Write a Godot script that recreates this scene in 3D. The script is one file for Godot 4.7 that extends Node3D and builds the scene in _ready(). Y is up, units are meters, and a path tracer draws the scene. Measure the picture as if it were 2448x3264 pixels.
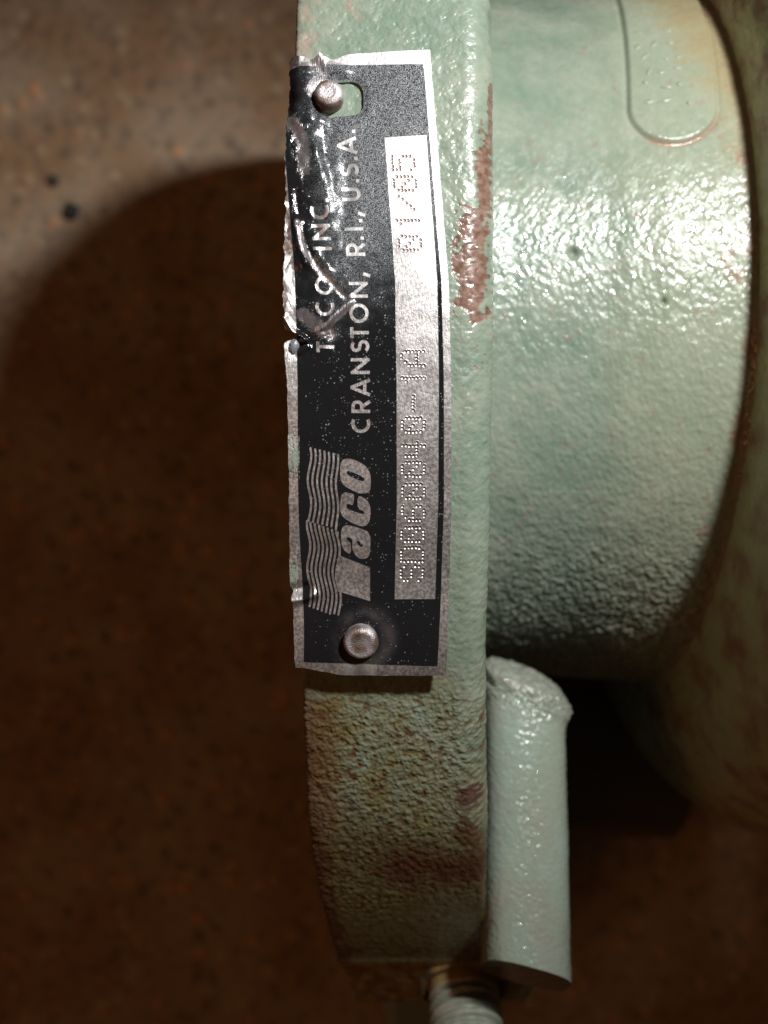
extends Node3D
# A close-up of a green cast-iron pump lying on a brown concrete floor, seen from above under a hand torch.
# All lengths below are millimetres: x to the right, y up the picture, d downwards from the height of the lens.
# The floor is at d = 400, world y = 0.

const FLOOR_D := 400.0
const LAMP := Vector3(130, 157, -68)     # the torch: x, y, d

var n_fine := FastNoiseLite.new()
var n_mid := FastNoiseLite.new()
var n_big := FastNoiseLite.new()
var n_rust := FastNoiseLite.new()
var n_cell := FastNoiseLite.new()


func P(x: float, y: float, d: float) -> Vector3:
	return Vector3(x, FLOOR_D - d, -y) * 0.001


func noise_setup(n: FastNoiseLite, s: int, wavelength: float, octaves: int) -> void:
	n.noise_type = FastNoiseLite.TYPE_SIMPLEX_SMOOTH
	n.seed = s
	n.frequency = 1.0 / wavelength
	n.fractal_type = FastNoiseLite.FRACTAL_FBM if octaves > 1 else FastNoiseLite.FRACTAL_NONE
	n.fractal_octaves = octaves


func _ready() -> void:
	# ---------------------------------------------------------------- camera
	var cam := Camera3D.new()
	cam.name = "camera"
	cam.position = P(0, 0, 0)
	cam.rotation = Vector3(-PI / 2, 0, 0)
	cam.near = 0.01
	cam.far = 20.0
	cam.fov = 58.0
	var lens := CameraAttributesPhysical.new()
	lens.frustum_focal_length = 21.649
	lens.frustum_focus_distance = 0.139
	lens.frustum_near = 0.01
	lens.frustum_far = 20.0
	lens.exposure_aperture = 9.0
	cam.attributes = lens
	add_child(cam)
	cam.fov = 58.0
	# ---------------------------------------------------------------- surroundings and light
	var env := Environment.new()
	env.background_mode = Environment.BG_COLOR
	env.background_color = Color(0.030, 0.018, 0.010).linear_to_srgb()
	env.tonemap_mode = Environment.TONE_MAPPER_LINEAR
	env.tonemap_exposure = 1.0
	env.sdfgi_enabled = true
	env.ssao_enabled = true
	env.ssil_enabled = true
	var we := WorldEnvironment.new()
	we.name = "world_environment"
	we.environment = env
	add_child(we)
	var torch := SpotLight3D.new()
	torch.name = "torch_light"
	torch.light_color = Color(1.0, 1.0, 0.99)
	torch.light_energy = 0.180
	torch.light_size = 0.012
	torch.spot_angle = 34.5
	torch.spot_angle_attenuation = 0.9
	torch.spot_range = 6.0
	torch.spot_attenuation = 2.0
	torch.shadow_enabled = true
	add_child(torch)
	torch.look_at_from_position(P(LAMP.x, LAMP.y, LAMP.z), P(-30, 45, 210), Vector3(0, 0, -1))
	var warm_fill := AreaLight3D.new()       # an added dim warm fill lamp, out of view above and to the left
	warm_fill.name = "warm_fill_light"
	warm_fill.light_color = Color(1.0, 0.66, 0.40)
	warm_fill.light_energy = 0.115
	warm_fill.area_size = Vector2(0.3, 0.3)
	warm_fill.shadow_enabled = true
	add_child(warm_fill)
	warm_fill.look_at_from_position(P(-700, -260, -700), P(0, 0, 200), Vector3(0, 0, -1))
	# ---------------------------------------------------------------- noises
	noise_setup(n_fine, 11, 0.75, 2)
	noise_setup(n_mid, 12, 1.7, 3)
	noise_setup(n_big, 13, 14.0, 3)
	noise_setup(n_rust, 14, 4.5, 4)
	noise_setup(n_cell, 15, 0.9, 1)
	n_cell.noise_type = FastNoiseLite.TYPE_CELLULAR
	# ---------------------------------------------------------------- setting
	make_floor()
	# ---------------------------------------------------------------- the pump
	var pump := Node3D.new()
	pump.name = "pump"
	pump.position = P(0, 40, FLOOR_D)
	add_child(pump)
	pump.set_meta("label", "green painted cast-iron pump with a riveted black nameplate on its flange edge")
	pump.set_meta("category", "pump")
	make_flange(pump)
	make_housing(pump)
	make_volute(pump)
	make_boss(pump)
	make_shade_block(pump)
	make_screw(pump)
	make_stud(pump)
	make_nameplate(pump)
	# ---------------------------------------------------------------- small things
	make_pebbles()


# ==================================================================== helpers

func part(called: String, mesh: Mesh, mat: Material, parent: Node3D) -> MeshInstance3D:
	var o := MeshInstance3D.new()
	o.name = called
	o.mesh = mesh
	o.material_override = mat
	parent.add_child(o, true)
	# meshes are made in world coordinates; their parents only have a place
	var off := Vector3.ZERO
	var q: Node = parent
	while q is Node3D and q != self:
		off += (q as Node3D).position
		q = q.get_parent()
	o.position = -off
	return o


# A grid of nu x nv points as one mesh. The side away from `inside` is the front.
func sheet(nu: int, nv: int, pos: PackedVector3Array, col: PackedColorArray, uv: PackedVector2Array, inside: Vector3, wrap_u := false, drop := PackedByteArray()) -> Array:
	var nor := PackedVector3Array()
	nor.resize(nu * nv)
	var vote := 0.0
	for v in nv:
		var v0: int = maxi(v - 1, 0) * nu
		var v1: int = mini(v + 1, nv - 1) * nu
		for u in nu:
			var u0: int = u - 1
			var u1: int = u + 1
			if u0 < 0:
				u0 = nu - 2 if wrap_u else 0
			if u1 >= nu:
				u1 = 1 if wrap_u else nu - 1
			var du: Vector3 = (pos[v * nu + u1] - pos[v * nu + u0]) * 1000.0
			var dv: Vector3 = (pos[v1 + u] - pos[v0 + u]) * 1000.0
			var n: Vector3 = dv.cross(du).normalized()
			nor[v * nu + u] = n
			vote += n.dot(pos[v * nu + u] - inside)
	var flip := vote < 0.0
	if flip:
		for i in nu * nv:
			nor[i] = -nor[i]
	var idx := PackedInt32Array()
	idx.resize((nu - 1) * (nv - 1) * 6)
	var k := 0
	for v in nv - 1:
		for u in nu - 1:
			var a: int = v * nu + u
			if drop.size() and drop[v * (nu - 1) + u]:
				continue
			var b := a + 1
			var c := a + nu
			var e := c + 1
			if flip:
				idx[k] = a; idx[k + 1] = c; idx[k + 2] = b
				idx[k + 3] = b; idx[k + 4] = c; idx[k + 5] = e
			else:
				idx[k] = a; idx[k + 1] = b; idx[k + 2] = c
				idx[k + 3] = b; idx[k + 4] = e; idx[k + 5] = c
			k += 6
	idx.resize(k)
	var arr := []
	arr.resize(Mesh.ARRAY_MAX)
	arr[Mesh.ARRAY_VERTEX] = pos
	arr[Mesh.ARRAY_NORMAL] = nor
	if col.size():
		arr[Mesh.ARRAY_COLOR] = col
	if uv.size():
		arr[Mesh.ARRAY_TEX_UV] = uv
	arr[Mesh.ARRAY_INDEX] = idx
	return arr


func mesh_of(list: Array) -> ArrayMesh:
	var m := ArrayMesh.new()
	for a in list:
		m.add_surface_from_arrays(Mesh.PRIMITIVE_TRIANGLES, a)
	return m


func noise_texture(s: int, size: int, freq: float, octaves: int, cell := false) -> NoiseTexture2D:
	var n := FastNoiseLite.new()
	n.noise_type = FastNoiseLite.TYPE_CELLULAR if cell else FastNoiseLite.TYPE_SIMPLEX_SMOOTH
	n.seed = s
	n.frequency = freq
	n.fractal_octaves = octaves
	var t := NoiseTexture2D.new()
	t.noise = n
	t.width = size
	t.height = size
	t.seamless = true
	return t


var paint_mat: StandardMaterial3D
var soft_mat: StandardMaterial3D


# green gloss paint on cast iron; the colour comes with the mesh
func paint() -> StandardMaterial3D:
	if paint_mat == null:
		paint_mat = StandardMaterial3D.new()
		paint_mat.resource_name = "painted_iron"
		paint_mat.vertex_color_use_as_albedo = true
		paint_mat.roughness = 0.58
		paint_mat.roughness_texture = noise_texture(5, 512, 0.02, 4)
		paint_mat.roughness_texture_channel = BaseMaterial3D.TEXTURE_CHANNEL_RED
		paint_mat.metallic_specular = 0.46
		paint_mat.uv1_triplanar = true
		paint_mat.uv1_world_triplanar = true
		paint_mat.uv1_scale = Vector3(40, 40, 40)
		paint_mat.heightmap_enabled = true
		paint_mat.heightmap_texture = noise_texture(6, 1024, 0.03, 4)
		paint_mat.heightmap_scale = 0.004
	return paint_mat


# the same paint, thicker and more orange-peeled, on the boss
func boss_paint() -> StandardMaterial3D:
	var m: StandardMaterial3D = paint().duplicate()
	m.resource_name = "orange_peel_paint"
	m.roughness = 0.38
	m.heightmap_scale = 0.006
	return m


func sstep(a: float, b: float, x: float) -> float:
	var t := clampf((x - a) / (b - a), 0.0, 1.0)
	return t * t * (3.0 - 2.0 * t)


func gauss(x: float, w: float) -> float:
	return exp(-x * x / (w * w))


const GREEN := Color(0.136, 0.182, 0.140)
const GREEN_PALE := Color(0.204, 0.232, 0.184)
const RUST := Color(0.085, 0.034, 0.018)
const OCHRE := Color(0.135, 0.115, 0.042)
const PRIMER := Color(0.200, 0.105, 0.085)


# ==================================================================== floor

func make_floor() -> void:
	var xs := PackedFloat32Array()
	var ys := PackedFloat32Array()
	var far := [-3000.0, -1800.0, -1000.0, -600.0, -420.0, -320.0]
	for x in far: xs.append(x)
	var q := -260.0
	while q <= 260.0:
		xs.append(q); q += 1.3
	for i in range(far.size() - 1, -1, -1): xs.append(-far[i])
	for x in far: ys.append(x)
	q = -270.0
	while q <= 270.0:
		ys.append(q); q += 1.3
	for i in range(far.size() - 1, -1, -1): ys.append(-far[i])
	var nu := xs.size()
	var nv := ys.size()
	var pos := PackedVector3Array(); pos.resize(nu * nv)
	var col := PackedColorArray(); col.resize(nu * nv)
	var ng := FastNoiseLite.new(); noise_setup(ng, 21, 9.0, 3)
	var nl := FastNoiseLite.new(); noise_setup(nl, 22, 70.0, 3)
	var nc := FastNoiseLite.new(); noise_setup(nc, 23, 7.0, 1)
	nc.noise_type = FastNoiseLite.TYPE_CELLULAR
	nc.cellular_return_type = FastNoiseLite.RETURN_CELL_VALUE
	var nd := FastNoiseLite.new(); noise_setup(nd, 23, 7.0, 1)
	nd.noise_type = FastNoiseLite.TYPE_CELLULAR
	for j in nv:
		for i in nu:
			var x := xs[i]
			var y := ys[j]
			var g := ng.get_noise_2d(x, y)
			var l := nl.get_noise_2d(x, y)
			var c := Color(0.255, 0.155, 0.085).lerp(Color(0.335, 0.255, 0.175), clampf(0.5 + l * 1.2, 0, 1))
			c = c.lerp(Color(0.10, 0.065, 0.045), clampf(-g * 0.9, 0, 0.5))
			c = c.lerp(Color(0.30, 0.17, 0.09), clampf(g * 0.8, 0, 0.5))
			var cv := nc.get_noise_2d(x, y)
			var dist := nd.get_noise_2d(x, y)      # -1 at a cell's middle
			var spot := sstep(-0.45, -0.90, dist)
			var h := g * 0.25
			if cv > 0.78:
				c = c.lerp(Color(0.60, 0.27, 0.11), spot * clampf(0.35 + 0.8 * l, 0.0, 0.7)); h += spot * 1.0
			elif cv < -0.84:
				c = c.lerp(Color(0.11, 0.08, 0.055), spot * 0.6); h += spot * 0.6
			elif cv > 0.60:
				c = c.lerp(Color(0.50, 0.38, 0.25), spot * 0.4); h += spot * 0.5
			pos[j * nu + i] = P(x, y, FLOOR_D - h)
			col[j * nu + i] = c
	var m := StandardMaterial3D.new()
	m.resource_name = "brown_concrete"
	m.vertex_color_use_as_albedo = true
	m.roughness = 0.85
	var o := part("floor", mesh_of([sheet(nu, nv, pos, col, PackedVector2Array(), Vector3(0, -1, 0))]), m, self)
	o.set_meta("kind", "structure")
	o.set_meta("label", "brown speckled concrete floor around and under the pump")


# ==================================================================== flange

# the flange's outer edge, going down the picture from high above the frame to the lug: (y, d)
func rim_d(y: float) -> float:
	var e := y - 43.0
	return 335.0 - sqrt(200.0 * 200.0 - e * e)


func flange_outline() -> PackedVector2Array:
	var o := PackedVector2Array()
	var y := 86.0
	while y > -90.8:
		o.append(Vector2(y, rim_d(y)))
		y -= 0.155
	var d := rim_d(-90.8)
	var s := 0.0
	while s < 24.0:
		o.append(Vector2(-90.8 - 0.71 * s, d + 0.70 * s))
		s += 0.3
	return o


func left_x(y: float) -> float:
	return -13.1 + 4.2 * pow(clampf((-52.0 - y) / 40.0, 0.0, 1.3), 1.6)


func right_x(y: float) -> float:
	return 16.5 + 2.2 * sstep(-18.0, -70.0, y) + 1.6 * sstep(-68.0, -86.0, y) + 13.5 * sstep(-88.0, -92.5, y) * sstep(-160.0, -92.0, y)


func make_flange(pump: Node3D) -> void:
	var line := flange_outline()
	var nv := line.size()
	# across: back of the left side, left edge, front, fillet, right side
	var sec := []           # [kind, t]
	for k in [34.0, 20.0, 12.0, 7.0, 4.0, 2.4, 1.4]: sec.append([0, k])
	for k in 6: sec.append([1, k / 6.0])
	var nf := 170
	for k in nf: sec.append([2, k / float(nf)])
	for k in 22: sec.append([3, k / 21.0])
	for k in [4.5, 5.5, 7.0, 9.0, 13.0, 20.0, 34.0]: sec.append([4, k])
	var nu := sec.size()
	var pos := PackedVector3Array(); pos.resize(nu * nv)
	var col := PackedColorArray(); col.resize(nu * nv)
	var rl := 0.7
	var rr := 3.8
	for j in nv:
		var q := line[j]
		var a := line[maxi(j - 1, 0)]
		var b := line[mini(j + 1, nv - 1)]
		var t := (b - a).normalized()
		var n := Vector2(t.y, -t.x)          # outward: away from the pump's middle, (y, d)
		if n.y > 0.0:
			n = -n
		var y := q.x
		var onface: bool = j > nv - 81
		rr = lerpf(4.8, 1.2, sstep(-45.0, -75.0, y))
		var xl := left_x(y) + 0.22 * n_rust.get_noise_2d(y, 3.0)
		var xr := right_x(y)
		var low := sstep(-22.0, -36.0, y)                 # coarser, rustier casting below the nameplate
		var face := 1.0 if onface else 0.0
		for i in nu:
			var k: int = sec[i][0]
			var s: float = sec[i][1]
			var x := 0.0
			var deep := 0.0
			var nx := 0.0
			var nn := 1.0
			if k == 0:
				x = xl; deep = s; nx = -1.0; nn = 0.0
			elif k == 1:
				var w := s * PI / 2
				x = xl + rl - rl * cos(w); deep = rl - rl * sin(w); nx = -cos(w); nn = sin(w)
			elif k == 2:
				x = lerpf(xl + rl, xr - rr, s)
			elif k == 3:
				var w := s * PI / 2
				x = xr - rr + rr * sin(w); deep = rr - rr * cos(w); nx = sin(w); nn = cos(w)
			else:
				x = xr; deep = s; nx = 1.0; nn = 0.0
			var f := n_fine.get_noise_3d(x, y, q.y)
			var m := n_mid.get_noise_3d(x, y, q.y)
			var g := n_big.get_noise_3d(x, y, q.y)
			var grain := lerpf(0.60, 1.40, low) * (1.0 - 0.75 * sstep(-66.0, -78.0, y + 5.0 * g))
			var mm := m if m > 0 else m * 1.4
			var h := grain * (lerpf(0.05, 0.10, low) * f + 0.155 * mm) + 0.12 * g + 0.25 * gauss(y + 90.6, 0.9)
			# colour
			var c := GREEN.lerp(GREEN_PALE, clampf(0.45 + 0.9 * g + 0.5 * m, 0, 1))
			var r := n_rust.get_noise_3d(x * 1.0, y * 0.8, 0.0)
			var r2 := n_rust.get_noise_3d(x * 0.5 + 40.0, y * 0.35, 7.0)
			var pit := clampf((-m - 0.02) * 3.0, 0, 1)
			# stain in the pits, more towards the lower left
			var st: float = clampf(low * (0.55 + 0.35 * sstep(14.0, -12.0, x)) + 0.26 * sstep(6.0, -24.0, y) * (0.4 + 1.5 * absf(r2)), 0, 1)
			c = c.lerp(OCHRE, clampf(st * (0.60 + 0.9 * r2 + 0.4 * pit), 0, 0.9) * (1.0 - 0.6 * low * sstep(6.0, 14.0, x + 8.0 * r2) * sstep(-60.0, -40.0, y)))
			c = c.lerp(RUST, clampf(st * (pit * lerpf(0.35, 0.95, low) + 1.2 * (r - 0.32)), 0, 0.8))
			# rust along the left arris
			var la := sstep(4.0 + 5.0 * low, 0.0, x - xl + 2.5 * r)
			c = c.lerp(RUST, la * (0.25 + 0.6 * low))
			# bare primer at the top left
			c = c.lerp(Color(0.235, 0.185, 0.150), 0.75 * sstep(-0.05, 0.2, r2 + 0.35 * r + 0.03 * (y - 76.0) - 0.055 * (x + 8.0) - 0.08) * sstep(66.0, 69.0, y))
			# the big chip of lost paint on the right
			var e1 := 1.0 - Vector2((x - 13.0) / 2.9, (y - 36.0) / 11.0).length()
			var e2 := 1.0 - Vector2((x - 14.8) / 1.7, (y - 48.5) / 8.0).length()
			var e3 := 1.0 - Vector2((x - 16.0) / 0.55, (y - 59.0) / 7.0).length()
			var e4 := 1.0 - Vector2((x - 13.4) / 1.3, (y - 29.0) / 2.5).length()
			var chip := maxf(maxf(e1, e2), maxf(e3, e4)) + 0.75 * r + 0.5 * n_rust.get_noise_2d(x * 3.0, y * 3.0)
			var ch := sstep(0.12, 0.22, chip)
			c = c.lerp(Color(0.115, 0.060, 0.042).lerp(Color(0.19, 0.125, 0.10), clampf(0.5 + m * 1.5, 0, 1)), ch)
			h += 0.28 * ch * (1.0 - ch) - 0.11 * ch
			# small flecks of rust
			var fl := n_rust.get_noise_2d(x * 4.0 + 90.0, y * 4.0)
			c = c.lerp(Color(0.18, 0.065, 0.025), 0.5 * sstep(0.47, 0.55, fl - 0.08 * sstep(10.0, 40.0, y)))
			# purple-brown patches beside the boss
			var e5 := 1.35 * gauss(x - 14.6, 2.0) * maxf(maxf(gauss(y + 48.5, 2.6), gauss(y + 56.0, 3.0)), maxf(gauss(y + 65.0, 3.0), gauss(y + 75.0, 1.8)))
			c = c.lerp(PRIMER * 0.42, 0.9 * sstep(0.06, 0.3, e5) * sstep(0.30, 0.46, 0.85 * e5 + 0.9 * n_rust.get_noise_2d(x * 1.3 + 7.0, y * 3.2)))
			# the browned lower end
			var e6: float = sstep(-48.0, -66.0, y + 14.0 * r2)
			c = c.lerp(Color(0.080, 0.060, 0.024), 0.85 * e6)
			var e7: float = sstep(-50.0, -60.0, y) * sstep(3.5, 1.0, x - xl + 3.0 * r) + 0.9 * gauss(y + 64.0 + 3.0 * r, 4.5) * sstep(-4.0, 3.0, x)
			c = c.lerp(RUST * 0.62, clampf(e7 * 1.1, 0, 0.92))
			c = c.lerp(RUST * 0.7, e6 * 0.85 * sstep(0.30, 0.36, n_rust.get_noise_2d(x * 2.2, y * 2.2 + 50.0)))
			if face > 0.0:  # end face coloured lighter, making up for light it does not catch
				c = Color(0.23, 0.20, 0.095).lerp(RUST * 1.4, clampf(0.2 + 1.6 * r + 0.04 * (8.0 - x), 0, 0.8))
			c.a = 1.0
			var dp := deep - nn * h
			pos[j * nu + i] = P(x + nx * h, q.x - n.x * dp, q.y - n.y * dp)
			col[j * nu + i] = c
	var front := sheet(nu, nv, pos, col, PackedVector2Array(), P(2, 30, 250))
	# the rest of the casting: a thick plate, top corner rounded beyond the frame, low leg added to shade the floor
	var out := PackedVector2Array()
	for p in [[-246.0, 398.0], [-152.0, 262.0], [-113.0, 222.0], [-106.0, 206.0], [-90.5, 190.5], [-70.0, 172.5], [-40.0, 155.5], [-10.0, 145.0], [20.0, 139.0], [50.0, 138.0], [84.0, 141.0], [85.5, 139.6], [98.0, 143.0], [111.0, 148.5], [123.0, 154.0], [132.0, 166.5], [140.5, 186.0], [147.0, 208.0], [151.5, 234.0], [153.8, 265.0], [154.8, 295.0], [155.0, 398.0]]:
		out.append(Vector2(p[0], p[1]))
	var st := SurfaceTool.new()
	st.begin(Mesh.PRIMITIVE_TRIANGLES)
	st.set_smooth_group(-1)
	st.set_color(GREEN)
	var np := out.size()
	for k in np:
		var a := out[k]
		var b := out[(k + 1) % np]
		var ia := left_x(a.x) + 0.4 if a.x > -107.0 else 3.0
		var ib := left_x(b.x) + 0.4 if b.x > -107.0 else 3.0
		quad(st, P(ia, a.x, a.y), P(15.2, a.x, a.y), P(15.2, b.x, b.y), P(ib, b.x, b.y), P(2, 40, 270))
	var tri := Geometry2D.triangulate_polygon(out)
	for k in range(0, tri.size(), 3):
		for side in 2:
			var v := []
			for w in 3:
				var p := out[tri[k + w]]
				v.append(P(15.2 if side else (left_x(p.x) + 0.4 if p.x > -107.0 else 3.0), p.x, p.y))
			tri3(st, v[0], v[1], v[2], P(2, 40, 270) if side == 0 else P(2, 40, 270))
	st.generate_normals()
	var m := mesh_of([front, st.commit_to_arrays()])
	part("flange", m, paint(), pump)


func tri3(st: SurfaceTool, a: Vector3, b: Vector3, c: Vector3, inside: Vector3) -> void:
	if (a - c).cross(a - b).dot((a + b + c) / 3.0 - inside) < 0.0:
		var t := b
		b = c
		c = t
	st.add_vertex(a); st.add_vertex(b); st.add_vertex(c)


func quad(st: SurfaceTool, a: Vector3, b: Vector3, c: Vector3, d: Vector3, inside: Vector3) -> void:
	tri3(st, a, b, c, inside)
	tri3(st, a, c, d, inside)


# ==================================================================== housing

const AXIS_Y := 43.0
const AXIS_D := 251.0


func curve_at(pts: Array, x: float) -> float:
	for k in pts.size() - 1:
		if x <= pts[k + 1][0]:
			var a: Array = pts[k]
			var b: Array = pts[k + 1]
			var t := clampf((x - a[0]) / (b[0] - a[0]), 0.0, 1.0)
			t = lerpf(t, t * t * (3.0 - 2.0 * t), 0.6)
			return lerpf(a[1], b[1], t)
	return pts[-1][1]


const HOUSING := [[8.0, 89.0], [15.0, 87.0], [19.0, 86.0], [24.0, 85.5], [33.0, 85.3], [40.0, 85.4], [45.0, 86.0], [52.0, 86.6], [60.0, 86.9], [65.0, 87.2], [67.0, 88.0]]


func pad_dist(x: float, arc: float) -> float:     # distance outside the raised tab's outline, mm
	var cx := 53.0 + 0.09 * (arc - 30.0)      # the tab leans a little
	var half := 7.8
	var bottom := 24.5                    # arc length above the housing's apex
	var dx := absf(x - cx)
	var dy := (bottom + half) - arc
	if dy > 0.0:
		return Vector2(dx, dy).length() - half
	return dx - half


func make_housing(pump: Node3D) -> void:
	var nu := 236
	var nv := 760
	var pos := PackedVector3Array(); pos.resize(nu * nv)
	var col := PackedColorArray(); col.resize(nu * nv)
	for j in nv:
		var w := deg_to_rad(lerpf(68.0, -112.0, j / float(nv - 1)))
		var cw := cos(w)
		var sw := sin(w)
		for i in nu:
			var x := lerpf(8.0, 67.0, i / float(nu - 1))
			var r := curve_at(HOUSING, x)
			var arc := r * w
			var y0 := AXIS_Y + r * sw
			var d0 := AXIS_D - r * cw
			var f := n_fine.get_noise_3d(x * 0.8, arc * 0.8, 30.0)
			var m := n_mid.get_noise_3d(x * 0.75 + 0.35 * arc, arc * 0.75, 60.0)
			var g := n_big.get_noise_3d(x, arc, 90.0)
			var rough := lerpf(0.45, 1.0, sstep(26.0, 8.0, arc)) + 2.0 * sstep(-40.0, -75.0, arc)
			var cell := n_cell.get_noise_3d(x * 0.85 + 0.3 * arc, arc * 0.95, 5.0)
			var h := rough * (0.100 * f + 0.080 * m - 0.14 * cell) + 0.15 * g
			var pd := pad_dist(x, arc)
			h += 0.60 * sstep(0.5, -0.35, pd) - 0.22 * gauss(pd - 0.55, 0.4)
			# two little blow holes
			for hole in [[34.0, 3.5, 0.75], [50.0, -5.5, 0.45]]:
				h -= 1.1 * gauss(Vector2(x - hole[0], arc - hole[1]).length(), hole[2])
			var c := GREEN.lerp(GREEN_PALE, clampf(0.55 + 0.8 * g + 0.4 * m, 0, 1))
			var r2 := n_rust.get_noise_3d(x * 0.6, arc * 0.6, 120.0)
			c = c.lerp(Color(0.235, 0.250, 0.178), 0.5 * sstep(34.0, 54.0, x))
			c = c.lerp(Color(0.235, 0.185, 0.095), 0.75 * sstep(0.1, 1.1, 0.10 * (x - 61.0) + 0.026 * (arc - 12.0) + 0.45 * r2))
			c = c.lerp(Color(0.17, 0.13, 0.075), 0.75 * sstep(63.0, 65.8, x + 1.5 * r2))
			c = c.lerp(Color(0.22, 0.135, 0.10), 0.55 * sstep(0.15, 0.5, 0.12 * (x - 64.0) + 1.5 * r2))
			c = c.lerp(Color(0.26, 0.115, 0.08), 0.7 * gauss(pd - 0.55, 0.45) * sstep(33.0, 24.0, arc) * sstep(46.0, 51.0, x))
			c = c.lerp(Color(0.21, 0.13, 0.10), 0.35 * sstep(0.36, 0.5, n_rust.get_noise_3d(x * 1.2, arc * 1.2, 170.0)))
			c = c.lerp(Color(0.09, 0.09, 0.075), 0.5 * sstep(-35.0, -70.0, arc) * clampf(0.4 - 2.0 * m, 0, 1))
			c.a = 1.0
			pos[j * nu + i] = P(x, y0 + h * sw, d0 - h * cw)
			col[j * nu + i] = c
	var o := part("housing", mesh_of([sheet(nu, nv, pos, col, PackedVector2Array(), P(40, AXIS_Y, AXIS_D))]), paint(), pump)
	# worn cast characters standing on the tab, too blunt to read
	var rng := RandomNumberGenerator.new()
	rng.seed = 8
	for row in 6:
		for c in 3:
			var x := 49.5 + 3.1 * c + rng.randf_range(-0.3, 0.3)
			var arc := 33.2 + 4.0 * row + rng.randf_range(-0.3, 0.3)
			if rng.randf() < 0.95:
				part("cast_mark", cast_mark(x + rng.randf_range(-0.7, 0.7), arc + rng.randf_range(-0.8, 0.8), rng.randf_range(0.6, 1.7), rng.randf_range(0.4, 0.8), rng.randf_range(-1.2, 1.2)), paint(), o)


func cast_mark(x0: float, arc0: float, rx: float, ry: float, turn: float) -> ArrayMesh:
	var nu := 13
	var nv := 6
	var pos := PackedVector3Array()
	var col := PackedColorArray()
	for j in nv:
		var t := j / float(nv - 1)
		for i in nu:
			var w := TAU * i / (nu - 1)
			var q := Vector2(cos(w) * rx * t, sin(w) * ry * t).rotated(turn)
			var h := 0.58 + 0.28 * (1.0 - pow(t, 2.0)) - (0.2 if j == nv - 1 else 0.0)
			var x := x0 + q.x
			var r := curve_at(HOUSING, x)
			var a := (arc0 + q.y) / r
			pos.append(P(x, AXIS_Y + (r + h) * sin(a), AXIS_D - (r + h) * cos(a)))
			col.append(Color(0.205, 0.235, 0.175))
	return mesh_of([sheet(nu, nv, pos, col, PackedVector2Array(), P(x0, AXIS_Y, AXIS_D), true)])


# ==================================================================== volute: the wider casing on the right

func make_volute(pump: Node3D) -> void:
	var prof := [[66.0, 60.0], [66.2, 86.0], [66.6, 90.0], [67.2, 95.0], [68.4, 101.0], [70.5, 107.0], [74.0, 113.0], [79.0, 118.0], [86.0, 122.5], [95.0, 125.5], [108.0, 127.0], [125.0, 127.0], [136.0, 124.0], [140.0, 118.0], [140.0, 60.0]]
	var fine := []
	for k in prof.size() - 1:
		var n := 3 if k == 0 or k > 10 else 12
		for s in n:
			fine.append([lerpf(prof[k][0], prof[k + 1][0], s / float(n)), lerpf(prof[k][1], prof[k + 1][1], s / float(n))])
	fine.append(prof[-1])
	var nu: int = fine.size()
	var nv := 420
	var pos := PackedVector3Array(); pos.resize(nu * nv)
	var col := PackedColorArray(); col.resize(nu * nv)
	for j in nv:
		var w := TAU * j / (nv - 1)
		for i in nu:
			var x: float = fine[i][0]
			var r: float = fine[i][1]
			var m := n_mid.get_noise_3d(x * 0.6, r * cos(w) * 0.6, r * sin(w) * 0.6)
			var g := n_big.get_noise_3d(x, r * cos(w), r * sin(w))
			var r2 := n_rust.get_noise_3d(x * 0.5, r * cos(w) * 0.5, r * sin(w) * 0.5)
			r += 0.12 * m + 0.25 * g
			var c := Color(0.290, 0.285, 0.150).lerp(Color(0.20, 0.105, 0.065), clampf(0.22 + 1.5 * r2 + 0.8 * sstep(20.0, 120.0, r * sin(w)), 0, 1))
			c.a = 1.0
			pos[j * nu + i] = P(x - 0.15 * m, AXIS_Y + r * sin(w), AXIS_D - r * cos(w))
			col[j * nu + i] = c
	part("volute_casing", mesh_of([sheet(nu, nv, pos, col, PackedVector2Array(), P(110, AXIS_Y, AXIS_D))]), paint(), pump)


# ==================================================================== an added near-black web, put in for the deep shade below the housing

func make_shade_block(pump: Node3D) -> void:
	var out := PackedVector2Array()       # (y, d), its edge towards the lens rounded
	for p in [[-20.0, 396.0], [-20.0, 318.0], [-40.0, 306.0], [-70.0, 303.0], [-86.0, 305.0], [-99.0, 311.0], [-109.0, 320.0], [-117.0, 332.0], [-122.0, 346.0], [-125.0, 362.0], [-126.0, 396.0]]:
		out.append(Vector2(p[0], p[1]))
	var st := SurfaceTool.new()
	st.begin(Mesh.PRIMITIVE_TRIANGLES)
	st.set_smooth_group(1)
	var np := out.size()
	for k in np:
		var a := out[k]
		var b := out[(k + 1) % np]
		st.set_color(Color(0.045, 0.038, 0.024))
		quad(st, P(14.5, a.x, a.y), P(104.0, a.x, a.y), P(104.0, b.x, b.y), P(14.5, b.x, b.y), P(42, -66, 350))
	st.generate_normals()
	part("added_shade_block", st.commit(), paint(), pump)


# ==================================================================== boss under the housing

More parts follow.
